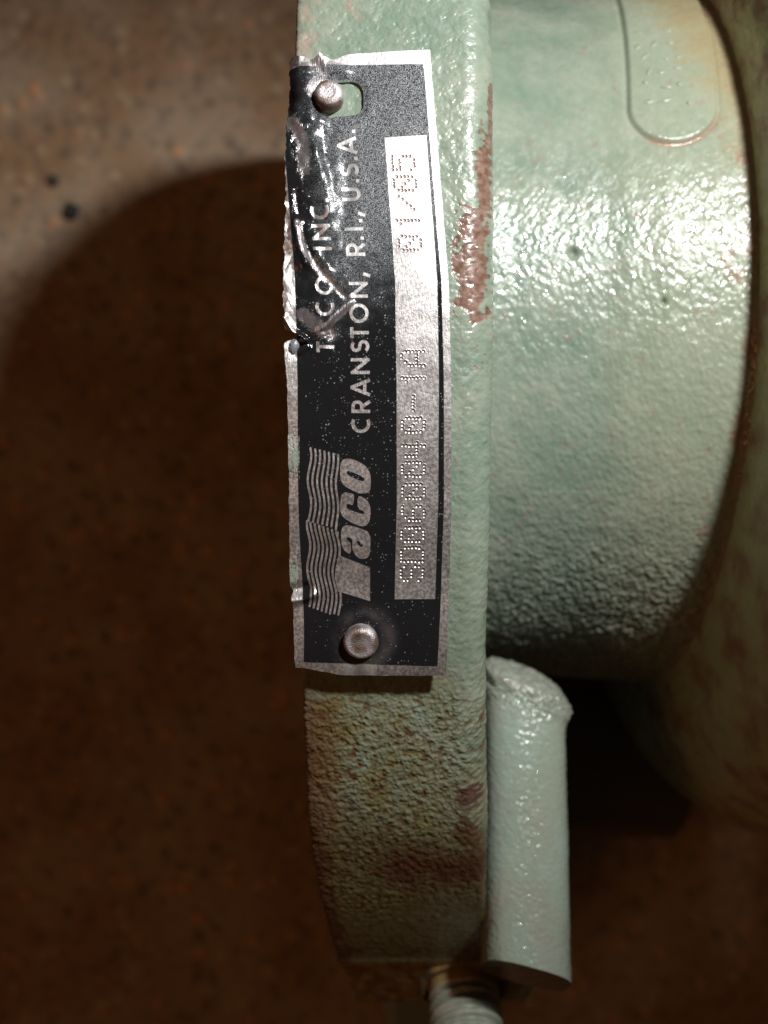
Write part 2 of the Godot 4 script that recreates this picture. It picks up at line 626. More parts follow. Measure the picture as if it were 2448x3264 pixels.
func make_boss(pump: Node3D) -> void:
	var nu := 190
	var nv := 330
	var pos := PackedVector3Array(); pos.resize(nu * nv)
	var col := PackedColorArray(); col.resize(nu * nv)
	for j in nv:
		var t := j / float(nv - 1)
		for i in nu:
			var w := TAU * i / (nu - 1)          # 0 towards the camera, then right
			var ring := 0.0
			var s := 0.0                        # along the boss, 0 top .. 1 bottom
			var k := 1.0
			if t < 0.10:                        # the blunt top
				k = sin(t / 0.10 * PI / 2)
				s = -0.05 * cos(t / 0.10 * PI / 2)
			elif t > 0.93:                      # the flat bottom
				k = (1.0 - t) / 0.07
				s = 1.0
			else:
				s = (t - 0.10) / 0.83
			var lip := gauss(s - 0.035, 0.035)
			var rad := 8.3 + 1.3 * lip * pow(clampf(sin(w), 0, 1), 3.0)
			var sq := pow(pow(absf(sin(w)), 3.2) + pow(absf(cos(w)), 3.2), -1.0 / 3.2)
			rad *= lerpf(1.0, sq, 0.8)
			var cx := 28.5 - 1.6 * s
			var cd := 190.0 - 14.0 * s
			var x := cx + rad * k * sin(w)
			var d := cd - rad * k * cos(w)
			var ytop := -34.5 - 0.38 * (x - 27.0)
			var ybot := -82.8 - (d - 167.7) * 0.68 - 0.27 * (x - 26.9)
			var y := lerpf(ytop, ybot, s)
			var f := n_fine.get_noise_3d(x, y, d)
			var m := n_mid.get_noise_3d(x * 0.8, y * 0.8, d * 0.8)
			var g := n_big.get_noise_3d(x, y, d)
			var h := (0.065 * f + 0.045 * m) - 0.11 * n_cell.get_noise_3d(x * 0.9, y * 0.9, d * 0.9) + 0.15 * g + 0.5 * lip * (m + 0.8 * f)
			if t > 0.93: h *= 0.3
			var c := GREEN_PALE.lerp(Color(0.215, 0.265, 0.220), clampf(0.5 + g + m * 0.5, 0, 1))
			c = c.lerp(Color(0.170, 0.172, 0.142), 0.9 * sstep(0.09, 0.0, s) * clampf(0.7 + 1.5 * m, 0, 1))
			c = c.lerp(Color(0.23, 0.205, 0.185), 0.4 * clampf(1.8 * n_rust.get_noise_3d(x * 0.4, y * 0.25, d), 0, 1))
			c = c.lerp(Color(0.35, 0.13, 0.07), 0.8 * sstep(0.965, 1.0, s) * sstep(0.05, 0.3, n_rust.get_noise_2d(w * 6.0, 2.0)) * (1.0 if t <= 0.93 else 0.0))
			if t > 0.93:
				c = Color(0.085, 0.070, 0.036)  # underside colour darkened to stand in for its shade
			c.a = 1.0
			if t < 0.15:
				y += (0.5 * m + 0.35 * f) * sstep(0.15, 0.08, t)
			pos[j * nu + i] = P(x + h * sin(w), y, d - h * cos(w))
			col[j * nu + i] = c
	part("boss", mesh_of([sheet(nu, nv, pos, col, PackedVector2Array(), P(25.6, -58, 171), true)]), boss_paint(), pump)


# ==================================================================== the threaded drain screw and its socket

func lathe(axis_at: Vector3, axis: Vector3, prof: Array, nu: int, color_of, shape = null) -> ArrayMesh:
	# prof: [along, radius] in mm; axis in world axes
	axis = axis.normalized()
	var e1 := axis.cross(Vector3(1, 0, 0)).normalized()
	if absf(axis.x) > 0.9:
		e1 = axis.cross(Vector3(0, 0, 1)).normalized()
	var e2 := axis.cross(e1)
	var nv := prof.size()
	var pos := PackedVector3Array(); pos.resize((nu + 1) * nv)
	var col := PackedColorArray(); col.resize((nu + 1) * nv)
	var mid := Vector3.ZERO
	for j in nv:
		mid += axis_at + axis * prof[j][0] * 0.001
		for i in nu + 1:
			var w := TAU * (i % nu) / nu
			var r: float = prof[j][1]
			var z: float = prof[j][0]
			if shape != null:
				r = shape.call(w, z, r)
			pos[j * (nu + 1) + i] = axis_at + (axis * z + (e1 * cos(w) + e2 * sin(w)) * r) * 0.001
			col[j * (nu + 1) + i] = color_of.call(w, z, r)
	return mesh_of([sheet(nu + 1, nv, pos, col, PackedVector2Array(), mid / nv, true)])


func make_screw(pump: Node3D) -> void:
	var axis := P(0, -0.55, -0.83) - P(0, 0, 0)      # down the picture and towards the lens, square to the lug's end face
	var at := P(16.5, -99.0, 191.5)
	var prof := []
	var z := -4.0
	while z < 20.0:
		prof.append([z, 7.3])
		z += 0.12
	for k in 8:
		prof.append([20.0 + 0.1 * k, 7.3 - 0.15 * k * k])
	prof.append([20.8, 0.01])
	var thread := func(w: float, zz: float, r: float) -> float:
		var ph := fposmod(zz / 2.3 - w / TAU, 1.0)
		var tri := 1.0 - absf(2.0 * ph - 1.0)
		var cut := 0.95 * (1.0 - sstep(0.15, 0.75, tri))
		return r - cut * sstep(1.0, 2.6, zz) * (1.0 if zz < 19.5 else 0.3) + 0.05 * n_mid.get_noise_3d(w * 6.0, zz, 0.0)
	var tint := func(w: float, zz: float, _r: float) -> Color:
		var c := GREEN_PALE.lerp(Color(0.40, 0.34, 0.30), 0.5 * sstep(0.05, 0.4, n_rust.get_noise_2d(w * 8.0, zz * 2.0)))
		return c.lerp(Color(0.28, 0.19, 0.06), 0.9 * sstep(2.8, 0.5, zz))
	part("drain_screw", lathe(at, axis, prof, 120, tint, thread), paint(), pump)
	# dark ring painted in for the shaded recess round the screw
	var ring := []
	for k in 15:
		var a := PI * k / 14.0
		ring.append([-0.6 + 0.8 * sin(a), 9.6 - 2.1 * (k / 14.0)])
	var rc := func(w: float, _z: float, _r: float) -> Color:
		return Color(0.035, 0.028, 0.02).lerp(Color(0.16, 0.11, 0.05), clampf(0.4 + 0.9 * n_rust.get_noise_1d(w * 9.0), 0, 1))
	var rs := func(w: float, zz: float, r: float) -> float:
		return r + 0.35 * n_rust.get_noise_2d(w * 7.0, zz)
	part("dark_recess_ring", lathe(at, axis, ring, 90, rc, rs), paint(), pump)


func make_stud(pump: Node3D) -> void:
	var prof := [[0.0, 4.2], [18.0, 4.2], [20.0, 4.0], [21.0, 3.4], [21.5, 2.2], [21.7, 0.01]]
	var tint := func(_w: float, _z: float, _r: float) -> Color: return Color(0.36, 0.25, 0.22)
	var m := StandardMaterial3D.new()
	m.resource_name = "pale_stud"
	m.vertex_color_use_as_albedo = true
	m.roughness = 0.6
	part("stud", lathe(P(7.2, -150, 262), P(0, 1, -0.05) - P(0, 0, 0), prof, 40, tint), m, pump)


# ==================================================================== nameplate

# The plate's own measure: q runs down its length, a runs left from its right edge, both in units of about 0.147 mm.
const RIGHT := [[40, 429.0], [52, 430.0], [120, 435.6], [200, 442.0], [281, 448.6], [380, 451.0], [500, 451.4], [597, 449.2], [672, 446.2]]
const LEFT := [[40, 289.0], [58, 288.5], [90, 288.2], [133, 286.3], [162, 284.8], [201, 285.6], [247, 283.6], [302, 283.4], [320, 284.0], [342, 283.4], [381, 287.0], [439, 288.0], [500, 289.0], [581, 289.7], [592, 290.5], [600, 292.8], [612, 293.4], [655, 294.4], [672, 297.5]]
const Q0 := 48.0
const TS := 3.27
const TW := 552
const TH := 2048
const AW := 168.0


func lerp_table(t: Array, q: float) -> float:
	for k in t.size() - 1:
		if q <= t[k + 1][0]:
			return lerpf(t[k][1], t[k + 1][1], clampf((q - t[k][0]) / float(t[k + 1][0] - t[k][0]), 0, 1))
	return t[-1][1]


func seg_dist(p: Vector2, a: Vector2, b: Vector2) -> float:
	return p.distance_to(Geometry2D.get_closest_point_to_segment(p, a, b))


func line_gauss(p: Vector2, pts: Array, w: float) -> float:
	var best := 1e9
	for k in pts.size() - 1:
		best = minf(best, seg_dist(p, Vector2(pts[k][0], pts[k][1]), Vector2(pts[k + 1][0], pts[k + 1][1])))
	return gauss(best, w)


var n_crumple := FastNoiseLite.new()
var n_wave := FastNoiseLite.new()


# how far the plate's face stands off the flange, mm
func plate_lift(x: float, q: float) -> float:
	var p := Vector2(x, q)
	var a := lerp_table(RIGHT, q) - x
	var h := 0.75 + 2.1 * pow(sstep(560.0, 672.0, q), 1.3) + 0.5 * sstep(70.0, 45.0, q) * sstep(140.0, 60.0, a)
	h += 0.10 * n_wave.get_noise_2d(x, q)
	# bulge of the whole sheet towards the middle right
	h += 0.5 * gauss(q - 330.0, 140.0) * sstep(150.0, 20.0, a)
	if a > 70.0:
		var left := sstep(84.0, 120.0, a)
		var top := sstep(380.0, 330.0, q)
		h += left * top * 0.32 * n_crumple.get_noise_2d(x, q * 0.7)
		h += left * 0.05 * n_crumple.get_noise_2d(x + 400.0, q)
		h += 0.62 * line_gauss(p, [[313, 142], [318, 162], [326, 185], [329, 212]], 6.5) * left
		h -= 0.22 * line_gauss(p, [[346, 150], [348, 190], [341, 225]], 7.0)
		h += 0.50 * line_gauss(p, [[297, 222], [299, 242], [306, 262]], 5.0)
		h -= 0.22 * line_gauss(p, [[296, 190], [300, 225], [310, 255], [328, 280], [346, 297]], 3.2)
		h += 0.06 * line_gauss(p, [[316, 250], [334, 276], [350, 295]], 2.4)
		h += 0.20 * left * top * (absf(n_crumple.get_noise_2d(x * 1.6 + 900.0, q * 1.1)) - 0.2)
		h += 0.38 * line_gauss(p, [[350, 302], [332, 318], [318, 335]], 4.0)
		h -= 0.4 * line_gauss(p, [[330, 330], [312, 343], [300, 352]], 6.0)
		h += 0.9 * line_gauss(p, [[285, 318], [292, 330], [306, 340]], 2.8)
		h += 0.5 * line_gauss(p, [[299, 352], [308, 346]], 3.0)
		h += 0.4 * line_gauss(p, [[304, 68], [312, 100], [309, 118]], 6.0)
		h += 0.35 * line_gauss(p, [[296, 122], [312, 133]], 5.0)
		h += 0.4 * line_gauss(p, [[316, 52], [326, 66], [345, 72]], 5.0)
		h += 0.7 * line_gauss(p, [[290, 598], [304, 596], [314, 592]], 4.0)
		h -= 0.5 * line_gauss(p, [[290, 588], [306, 586]], 4.0)
	# pressed round the lower rivet
	var rr := p.distance_to(Vector2(362, 632))
	h += -0.18 * gauss(rr - 24.0, 6.0)
	# the sheet cannot sink into the iron
	return h if h > 0.6 else 0.35 + 0.25 * exp((h - 0.6) / 0.25)


func slot_dist(x: float, q: float) -> float:       # the upper rivet's slotted hole, distance outside its outline
	var p := Vector2(x - 340.0, q - 98.0).rotated(0.05)
	var b := Vector2(23.5, 17.5)
	var r := 12.5
	var e := p.abs() - b + Vector2(r, r)
	return Vector2(maxf(e.x, 0), maxf(e.y, 0)).length() + minf(maxf(e.x, e.y), 0.0) - r


# a point of the plate (x, q in its own measure) on the flange, `up` mm above its face
func plate_point(x: float, q: float, up: float) -> Vector3:
	var d := 137.0
	var y := 0.0
	for k in 3:                                  # where the plate's length lies on the curved edge
		y = (512.0 - q) * d / 923.7
		d = rim_d(y) - 0.9
		if q > 560.0:
			d -= 2.0 * pow(sstep(560.0, 672.0, q), 1.3)
	var xm := (x - 384.0) * d / 923.7
	var e := (y - 43.0) / 200.0
	var n := Vector2(e, -sqrt(1.0 - e * e))      # outward normal, (y, d)
	var hh := up
	# folded down over the flange's left edge at the top
	var fold := sstep(130.0, 90.0, q) * sstep(-12.4, -14.6, xm)
	hh -= 1.6 * fold
	var dd := rim_d(y)
	return P(xm, y + n.x * hh, dd + n.y * hh)


func plate_left(q: float) -> float:
	var l := lerp_table(LEFT, q) + 0.8 * n_wave.get_noise_1d(q * 4.0)
	l += 16.0 * gauss(q - 335.0, 4.5) + 3.0 * gauss(q - 590.0, 3.0) + 1.5 * n_crumple.get_noise_1d(q * 3.0) * sstep(400.0, 300.0, q)
	return l


func plate_top(x: float) -> float:
	var t := lerpf(56.5, 51.6, clampf((x - 325.0) / 105.0, 0, 1))
	t += 3.0 * gauss(x - 313.0, 5.0) - 2.0 * gauss(x - 320.0, 3.0) - 2.5 * gauss(x - 293.0, 5.0) + 4.0 * gauss(x - 334.0, 9.0)
	return t


func plate_bottom(x: float) -> float:
	return lerpf(661.5, 669.6, sstep(293.0, 350.0, x)) + 0.4 * n_wave.get_noise_1d(x * 3.0)


func make_nameplate(pump: Node3D) -> void:
	noise_setup(n_crumple, 31, 34.0, 2)
	noise_setup(n_wave, 32, 60.0, 2)
	var nu := 236
	var nv := 860
	var pos := PackedVector3Array(); pos.resize(nu * nv)
	var uv := PackedVector2Array(); uv.resize(nu * nv)
	var back := PackedVector3Array(); back.resize(nu * nv)
	var inhole := PackedFloat32Array(); inhole.resize(nu * nv)
	for j in nv:
		var qv := j / float(nv - 1)
		for i in nu:
			var u := i / float(nu - 1)
			var q := lerpf(55.0, 667.0, qv)
			var x := lerpf(plate_left(q), lerp_table(RIGHT, q), u)
			q = lerpf(plate_top(x), plate_bottom(x), qv)
			x = lerpf(plate_left(q), lerp_table(RIGHT, q), u)
			var sd := slot_dist(x, q)
			if absf(sd) < 0.55:                  # settle the nearest points on the hole's edge
				var gx := slot_dist(x + 0.1, q) - slot_dist(x - 0.1, q)
				var gq := slot_dist(x, q + 0.1) - slot_dist(x, q - 0.1)
				var gg := Vector2(gx, gq).normalized()
				x -= gg.x * sd
				q -= gg.y * sd
				sd = 0.0
			inhole[j * nu + i] = sd
			var h := plate_lift(x, q) - 0.25 * gauss(sd, 4.0)
			pos[j * nu + i] = plate_point(x, q, h)
			back[j * nu + i] = plate_point(x, q, h - 0.42)
			uv[j * nu + i] = Vector2((AW - (lerp_table(RIGHT, q) - x)) * TS / TW, (q - Q0) * TS / TH)
	var drop := PackedByteArray(); drop.resize((nu - 1) * (nv - 1))
	for j in nv - 1:
		for i in nu - 1:
			var a: int = j * nu + i
			var w := inhole[a] + inhole[a + 1] + inhole[a + nu] + inhole[a + nu + 1]
			drop[j * (nu - 1) + i] = 1 if w < -0.02 else 0
	var deep := P(8, 20, 300)
	var front := sheet(nu, nv, pos, PackedColorArray(), uv, deep, false, drop)
	var rear := sheet(nu, nv, back, PackedColorArray(), uv, P(8, 20, 0), false, drop)
	# the cut edge all round and round the hole
	var st := SurfaceTool.new()
	st.begin(Mesh.PRIMITIVE_TRIANGLES)
	st.set_smooth_group(-1)
	st.set_uv(Vector2(0.995, 0.3))
	var mid := P(8, 20, 141)
	for j in nv - 1:
		for i in [0, nu - 1]:
			var a: int = j * nu + i
			quad(st, pos[a], pos[a + nu], back[a + nu], back[a], P(8 , 400.0 * 0.0 + 20, 141))
	for i in nu - 1:
		for j in [0, nv - 1]:
			var a: int = j * nu + i
			quad(st, pos[a], pos[a + 1], back[a + 1], back[a], mid)
	for j in range(1, nv - 2):
		for i in range(1, nu - 2):
			var c: int = j * (nu - 1) + i
			if drop[c] == 0:
				continue
			var a: int = j * nu + i
			var hole_mid := plate_point(340, 98, 0.5)
			if not drop[c - 1]: quad_in(st, pos[a], pos[a + nu], back[a + nu], back[a], hole_mid)
			if not drop[c + 1]: quad_in(st, pos[a + 1], pos[a + nu + 1], back[a + nu + 1], back[a + 1], hole_mid)
			if not drop[c - nu + 1]: quad_in(st, pos[a], pos[a + 1], back[a + 1], back[a], hole_mid)
			if not drop[c + nu - 1]: quad_in(st, pos[a + nu], pos[a + nu + 1], back[a + nu + 1], back[a + nu], hole_mid)
	st.generate_normals()
	var m := plate_material()
	var plate := part("nameplate", mesh_of([front, rear, st.commit_to_arrays()]), m, pump)
	plate.set_meta("label", "dented black and silver metal nameplate with stamped numbers, held by two rivets")
	make_rivets(plate)
	# a lump of grey compound caught in the tear of the left edge
	var lump := []
	for k in 12:
		var w := PI / 2 * k / 11.0
		lump.append([1.5 * cos(w), maxf(1.25 * sin(w), 0.01)])
	var tint := func(_w: float, _z: float, _r: float) -> Color: return Color(0.13, 0.135, 0.15)
	var shape := func(w: float, z: float, r: float) -> float: return r * (1.0 + 0.25 * cos(w * 2.0 + 0.6)) + 0.25 * n_mid.get_noise_3d(cos(w) * 2.0, sin(w) * 2.0, z)
	var lm := StandardMaterial3D.new()
	lm.resource_name = "grey_compound"
	lm.vertex_color_use_as_albedo = true
	lm.roughness = 0.4
	part("compound_lump", lathe(plate_point(294, 346, -0.4), Vector3(-0.15, 1, 0.1), lump, 48, tint, shape), lm, plate)


func quad_in(st: SurfaceTool, a: Vector3, b: Vector3, c: Vector3, d: Vector3, hole_mid: Vector3) -> void:
	quad(st, a, b, c, d, (a + b + c + d) * 0.25 * 2.0 - hole_mid)


func make_rivets(plate: Node3D) -> void:
	var m := StandardMaterial3D.new()
	m.resource_name = "tarnished_aluminium"
	m.vertex_color_use_as_albedo = true
	m.metallic = 0.75
	m.roughness = 0.50
	m.uv1_triplanar = true
	m.uv1_world_triplanar = true
	m.uv1_scale = Vector3(300, 300, 300)
	m.heightmap_enabled = true
	m.heightmap_texture = noise_texture(9, 512, 0.02, 4)
	m.heightmap_scale = 0.01
	for k in 2:
		var q := 97.0 if k == 0 else 636.0
		var x := 329.0 if k == 0 else 361.0
		var r := 2.2 if k == 0 else 2.7
		var tall := 2.1 if k == 0 else 1.8
		var flat := 0.52 if k == 0 else 0.70
		var at := plate_point(x, q, 0.2 if k == 0 else 2.0)
		var axis := plate_point(x, q, 3.0) - plate_point(x, q, 0.0)
		var prof := [[-2.2, r * 0.97], [0.0, r * 0.97]]
		for s in 14:
			var w := PI / 2 * s / 13.0
			prof.append([tall * 0.45 + tall * 0.55 * sin(w), lerpf(r, r * flat, 1.0 - cos(w))])
		for s in range(1, 9):
			prof.append([tall + 0.12 * sin(s / 8.0 * PI) * 0.0 - 0.10 * sstep(0.0, 0.4, s / 8.0), maxf(r * flat * (1.0 - s / 8.0), 0.002)])
		var first: bool = k == 0
		var tint := func(w: float, z: float, rr: float) -> Color:
			var n := n_rust.get_noise_3d(cos(w) * rr * 1.2 + k * 20.0, sin(w) * rr * 1.2, z * 1.2)
			var c := Color(0.46, 0.43, 0.45).lerp(Color(0.20, 0.14, 0.11), clampf(0.42 + 1.9 * n, 0, 1))
			if first:
				return c.lerp(Color(0.24, 0.16, 0.12), 0.6 * sstep(1.3, 0.3, z))
			return c.lerp(Color(0.62, 0.62, 0.68), sstep(0.2, 0.9, 0.5 - 0.5 * cos(w + 0.7)) * sstep(1.35, 2.2, rr))
		var shape := func(w: float, z: float, rr: float) -> float: return rr * (1.0 + 0.03 * n_mid.get_noise_3d(cos(w) * 2.0, sin(w) * 2.0, z)) + 0.02 * sin(w * 2.0)
		var o := part("rivet", lathe(at, axis, prof, 72, tint, shape), m, plate)
		o.set_meta("label", "brownish rivet at the left of the slotted hole" if first else "flat worn rivet below the wavy mark")


# -------------------------------------------------------------------- the plate's print: what is bare metal, ink, paint spray

var mask := PackedFloat32Array()
var pits := PackedFloat32Array()


func to_tex(x: float, q: float) -> Vector2:
	return Vector2((AW - (lerp_table(RIGHT, q) - x)) * TS, (q - Q0) * TS)


func a_tex(a: float, q: float) -> Vector2:
	return Vector2((AW - a) * TS, (q - Q0) * TS)


func fill(poly: PackedVector2Array, value: float) -> void:
	var lo := 1e9
	var hi := -1e9
	for p in poly:
		lo = minf(lo, p.y)
		hi = maxf(hi, p.y)
	for y in range(maxi(int(lo), 0), mini(int(hi) + 1, TH)):
		for sub in 3:
			var yy := y + (sub + 0.5) / 3.0
			var cuts := PackedFloat32Array()
			for k in poly.size():
				var a := poly[k]
				var b := poly[(k + 1) % poly.size()]
				if (a.y <= yy) != (b.y <= yy):
					cuts.append(a.x + (yy - a.y) / (b.y - a.y) * (b.x - a.x))
			cuts.sort()
			for k in range(0, cuts.size() - 1, 2):
				var x0 := clampf(cuts[k], 0, TW)
				var x1 := clampf(cuts[k + 1], 0, TW)
				for x in range(int(x0), mini(int(x1) + 1, TW)):
					var cov := minf(x1, x + 1.0) - maxf(x0, float(x))
					if cov > 0.0:
						var at := y * TW + x
						mask[at] = lerpf(mask[at], value, 0.0) + (value - mask[at]) * 0.0 + cov / 3.0 * (1.0 if value > 0.5 else -1.0)


func tex_poly(flat: Array) -> PackedVector2Array:
	var out := PackedVector2Array()
	for p in flat:
		out.append(to_tex(p[0], p[1]))
	return out


func logo_poly(flat: Array) -> PackedVector2Array:
	var out := PackedVector2Array()
	for p in flat:
		out.append(to_tex(298.04 + p[0] / 12.59, 439.2 + p[1] / 12.59))
	return out


func rounded(poly: PackedVector2Array, times := 2) -> PackedVector2Array:
	for t in times:
		var out := PackedVector2Array()
		for k in poly.size():
			var a := poly[k]
			var b := poly[(k + 1) % poly.size()]
			out.append(a.lerp(b, 0.25))
			out.append(a.lerp(b, 0.75))
		poly = out
	return poly


func arc(c: Vector2, r: Vector2, a0: float, a1: float, n := 18) -> PackedVector2Array:
	var out := PackedVector2Array()
	for k in n + 1:
		var w := deg_to_rad(lerpf(a0, a1, k / float(n)))
		out.append(c + Vector2(cos(w) * r.x, sin(w) * r.y))
	return out


func strokes(ch: String) -> Array:
	match ch:
		"T": return [PackedVector2Array([Vector2(-0.29, 0.91), Vector2(0.29, 0.91)]), PackedVector2Array([Vector2(0, 0.95), Vector2(0, 0)])]
		"A": return [PackedVector2Array([Vector2(-0.40, 0), Vector2(-0.02, 0.96), Vector2(0.02, 0.96), Vector2(0.40, 0)]), PackedVector2Array([Vector2(-0.24, 0.28), Vector2(0.24, 0.28)])]
		"C": return [arc(Vector2(0.12, 0.5), Vector2(0.43, 0.43), 62, 298)]
		"O": return [arc(Vector2(0, 0.5), Vector2(0.43, 0.43), 0, 359.9, 30)]
		"I": return [PackedVector2Array([Vector2(0, 0), Vector2(0, 1)])]
		"N": return [PackedVector2Array([Vector2(-0.34, 0), Vector2(-0.34, 0.93), Vector2(0.34, 0.07), Vector2(0.34, 1)])]
		"R":
			var p := PackedVector2Array([Vector2(-0.24, 0), Vector2(-0.24, 0.92), Vector2(0.02, 0.92)])
			p.append_array(arc(Vector2(0.02, 0.68), Vector2(0.24, 0.24), 90, -90, 10))
			p.append(Vector2(-0.24, 0.44))
			return [p, PackedVector2Array([Vector2(-0.02, 0.46), Vector2(0.30, 0)])]
		"S":
			var p := arc(Vector2(0.0, 0.71), Vector2(0.225, 0.205), 30, 270, 14)
			p.append_array(arc(Vector2(0.0, 0.29), Vector2(0.25, 0.215), 90, -150, 14))
			return [p]
		"U":
			var p := PackedVector2Array([Vector2(-0.27, 1)])
			p.append_array(arc(Vector2(0, 0.35), Vector2(0.27, 0.27), 180, 360, 14))
			p.append(Vector2(0.27, 1))
			return [p]
		".": return [PackedVector2Array([Vector2(-0.09, 0.09), Vector2(0.09, 0.09)])]
		",": return [PackedVector2Array([Vector2(0.06, 0.2), Vector2(-0.06, -0.17)])]
	return []


func letter(ch: String, a0: float, q: float, cap: float) -> void:
	for line in strokes(ch):
		for poly in Geometry2D.offset_polyline(line, 0.088, Geometry2D.JOIN_MITER, Geometry2D.END_BUTT):
			var hole := Geometry2D.is_polygon_clockwise(poly)
			var out := PackedVector2Array()
			for p in poly:
				out.append(a_tex(a0 + p.y * cap, q - p.x * cap))
			fill(out, 0.0 if hole else 1.0)


const DOTS := {
	"S": ["01110", "10001", "10000", "01110", "00001", "10001", "01110"],
	"D": ["11110", "10001", "10001", "10001", "10001", "10001", "11110"],
	"0": ["01110", "10001", "11001", "10101", "10011", "10001", "01110"],
	"6": ["00111", "01000", "10000", "11110", "10001", "10001", "01110"],
	"4": ["00010", "10010", "10010", "10010", "11111", "00010", "00010"],
	"-": ["00000", "00000", "00000", "11111", "00000", "00000", "00000"],
	"1": ["00010", "00110", "00010", "00010", "00010", "00010", "00010"],
	"A": ["00110", "01001", "10001", "10001", "11111", "10001", "10001"],
	"/": ["00000", "00001", "00010", "00100", "01000", "10000", "00000"],
	"5": ["11111", "10000", "11110", "00001", "00001", "10001", "01110"],
}


func stamp(text: String, spots: Array, a_top: float, rng: RandomNumberGenerator) -> void:
	for k in text.length():
		var rows: Array = DOTS[text[k]]
		var q: float = spots[k]
		for r in 7:
			for c in 5:
				if rows[r][c] == "1":
					var p := a_tex(a_top - 3.62 * r + rng.randf_range(-0.25, 0.25), q - 3.4 * (c - 2.0) + rng.randf_range(-0.3, 0.3))
					dot(p, 5.2 + rng.randf_range(-0.5, 0.5))


func dot(p: Vector2, r: float) -> void:
	for y in range(int(p.y - r - 4), int(p.y + r + 5)):
		for x in range(int(p.x - r - 4), int(p.x + r + 5)):
			if x >= 0 and x < TW and y >= 0 and y < TH:
				var e := Vector2(x + 0.5, y + 0.5).distance_to(p) / r
				var v := 0.0
				if e < 1.0:
					v = 1.0 - e * e
				v -= 0.22 * gauss(e - 1.18, 0.22)
				var at := y * TW + x
				if absf(v) > absf(pits[at]):
					pits[at] = v


func print_plate() -> void:
	mask.resize(TW * TH)
	mask.fill(1.0)
	pits.resize(TW * TH)
	pits.fill(0.0)
	var rng := RandomNumberGenerator.new()
	rng.seed = 77
	# the black field inside the bare border
	var field := PackedVector2Array()
	for k in 40:
		var q := lerpf(64.5, 661.0, k / 39.0)
		field.append(a_tex(7.2 if q < 500 else lerpf(7.2, 8.8, (q - 500) / 160.0), q))
	for k in 40:
		var q := lerpf(657.0, 66.5, k / 39.0)
		field.append(a_tex(lerpf(143.5, 153.6, sstep(657.0, 480.0, q)), q))
	fill(field, 0.0)
	for k in mask.size():
		mask[k] = clampf(mask[k], 0, 1)
	# the bare strip for the stamped numbers
	var strip := PackedVector2Array()
	for k in 30:
		var q := lerpf(135.0, 597.0, k / 29.0)
		strip.append(a_tex(lerpf(10.0, 14.0, (q - 135.0) / 462.0), q))
	for k in 30:
		var q := lerpf(597.0, 137.5, k / 29.0)
		strip.append(a_tex(lerpf(52.0, 54.4, sstep(135.0, 400.0, q)), q))
	fill(strip, 1.0)
	# lettering
	var l1 := "TACO,INC."
	var q1 := [346.1, 328.0, 308.0, 284.7, 269.0, 248.1, 231.7, 212.0, 201.0]
	for k in l1.length(): letter(l1[k], lerpf(115.5, 113.6, k / 8.0), q1[k], 18.4)
	var l2 := "CRANSTON,R.I.,U.S.A."
	var q2 := [424.6, 405.9, 386.6, 365.4, 345.7, 332.1, 312.8, 289.4, 274.5, 249.6, 238.0, 228.8, 220.5, 214.0, 193.7, 180.8, 169.6, 158.6, 145.2, 131.3]
	for k in l2.length(): letter(l2[k], 81.0, q2[k], 18.6)
	# the maker's mark: wavy lines over heavy slanted letters
	for i in 7:
		var line := PackedVector2Array()
		var y := 100.0 + 14.0 * i
		var stop := 1018.0 + 17.0 * i
		while y <= stop:
			line.append(Vector2(143.0 + 58.0 * i + (22.0 - 1.2 * i) * cos(TAU * (y - 195.0 - 8.0 * i) / 605.0), y))
			y += 24.0
		wave(line)
	for i in range(-1, 7):
		var line := PackedVector2Array()
		var y := 1035.0 + 18.0 * i
		var stop := 2110.0 + 14.0 * i
		while y <= stop:
			line.append(Vector2(maxf(184.0 + 53.0 * i + 0.022 * (y - 1330.0) + 22.0 * cos(TAU * (y - 1330.0 - 8.0 * i) / 590.0), 112.0), y))
			y += 24.0
		wave(line)
	fill(rounded(logo_poly([[590, 235], [690, 235], [850, 315], [915, 420], [915, 600], [890, 655], [800, 672], [720, 645], [570, 570], [530, 480], [530, 310], [555, 255]])), 1.0)
	fill(rounded(logo_poly([[615, 385], [660, 390], [835, 465], [835, 515], [785, 515], [615, 435]]), 1), 0.0)
	fill(rounded(logo_poly([[545, 690], [590, 655], [695, 672], [705, 700], [692, 822], [650, 800], [612, 800], [606, 850], [640, 873], [790, 928], [835, 928], [835, 890], [750, 862], [750, 705], [810, 708], [890, 775], [915, 880], [905, 1000], [865, 1070], [800, 1085], [690, 1045], [560, 965], [530, 880], [535, 760]]), 1), 1.0)
	fill(rounded(logo_poly([[540, 1150], [565, 1085], [620, 1066], [760, 1100], [910, 1160], [910, 1380], [885, 1470], [820, 1494], [750, 1475], [690, 1395], [682, 1300], [690, 1262], [665, 1225], [620, 1212], [605, 1245], [640, 1275], [664, 1300], [662, 1425], [630, 1420], [570, 1370], [543, 1290]]), 1), 1.0)
	fill(rounded(logo_poly([[738, 1258], [770, 1265], [822, 1318], [815, 1345], [775, 1335], [742, 1300]]), 1), 0.0)
	fill(logo_poly([[510, 1445], [905, 1598], [905, 2012], [500, 1890], [480, 1800], [465, 1720], [475, 1600]]), 1.0)
	fill(logo_poly([[472, 1140], [510, 1150], [510, 1300], [490, 1225]]), 1.0)
	for k in mask.size():
		mask[k] = clampf(mask[k], 0, 1)
	stamp("SD060040-1A", [571.5, 553.0, 532.9, 511.9, 490.1, 467.9, 448.0, 424.0, 402.4, 380.6, 357.9], 48.6, rng)
	stamp("01/05", [243.5, 224.0, 203.0, 183.7, 163.3], 46.6, rng)


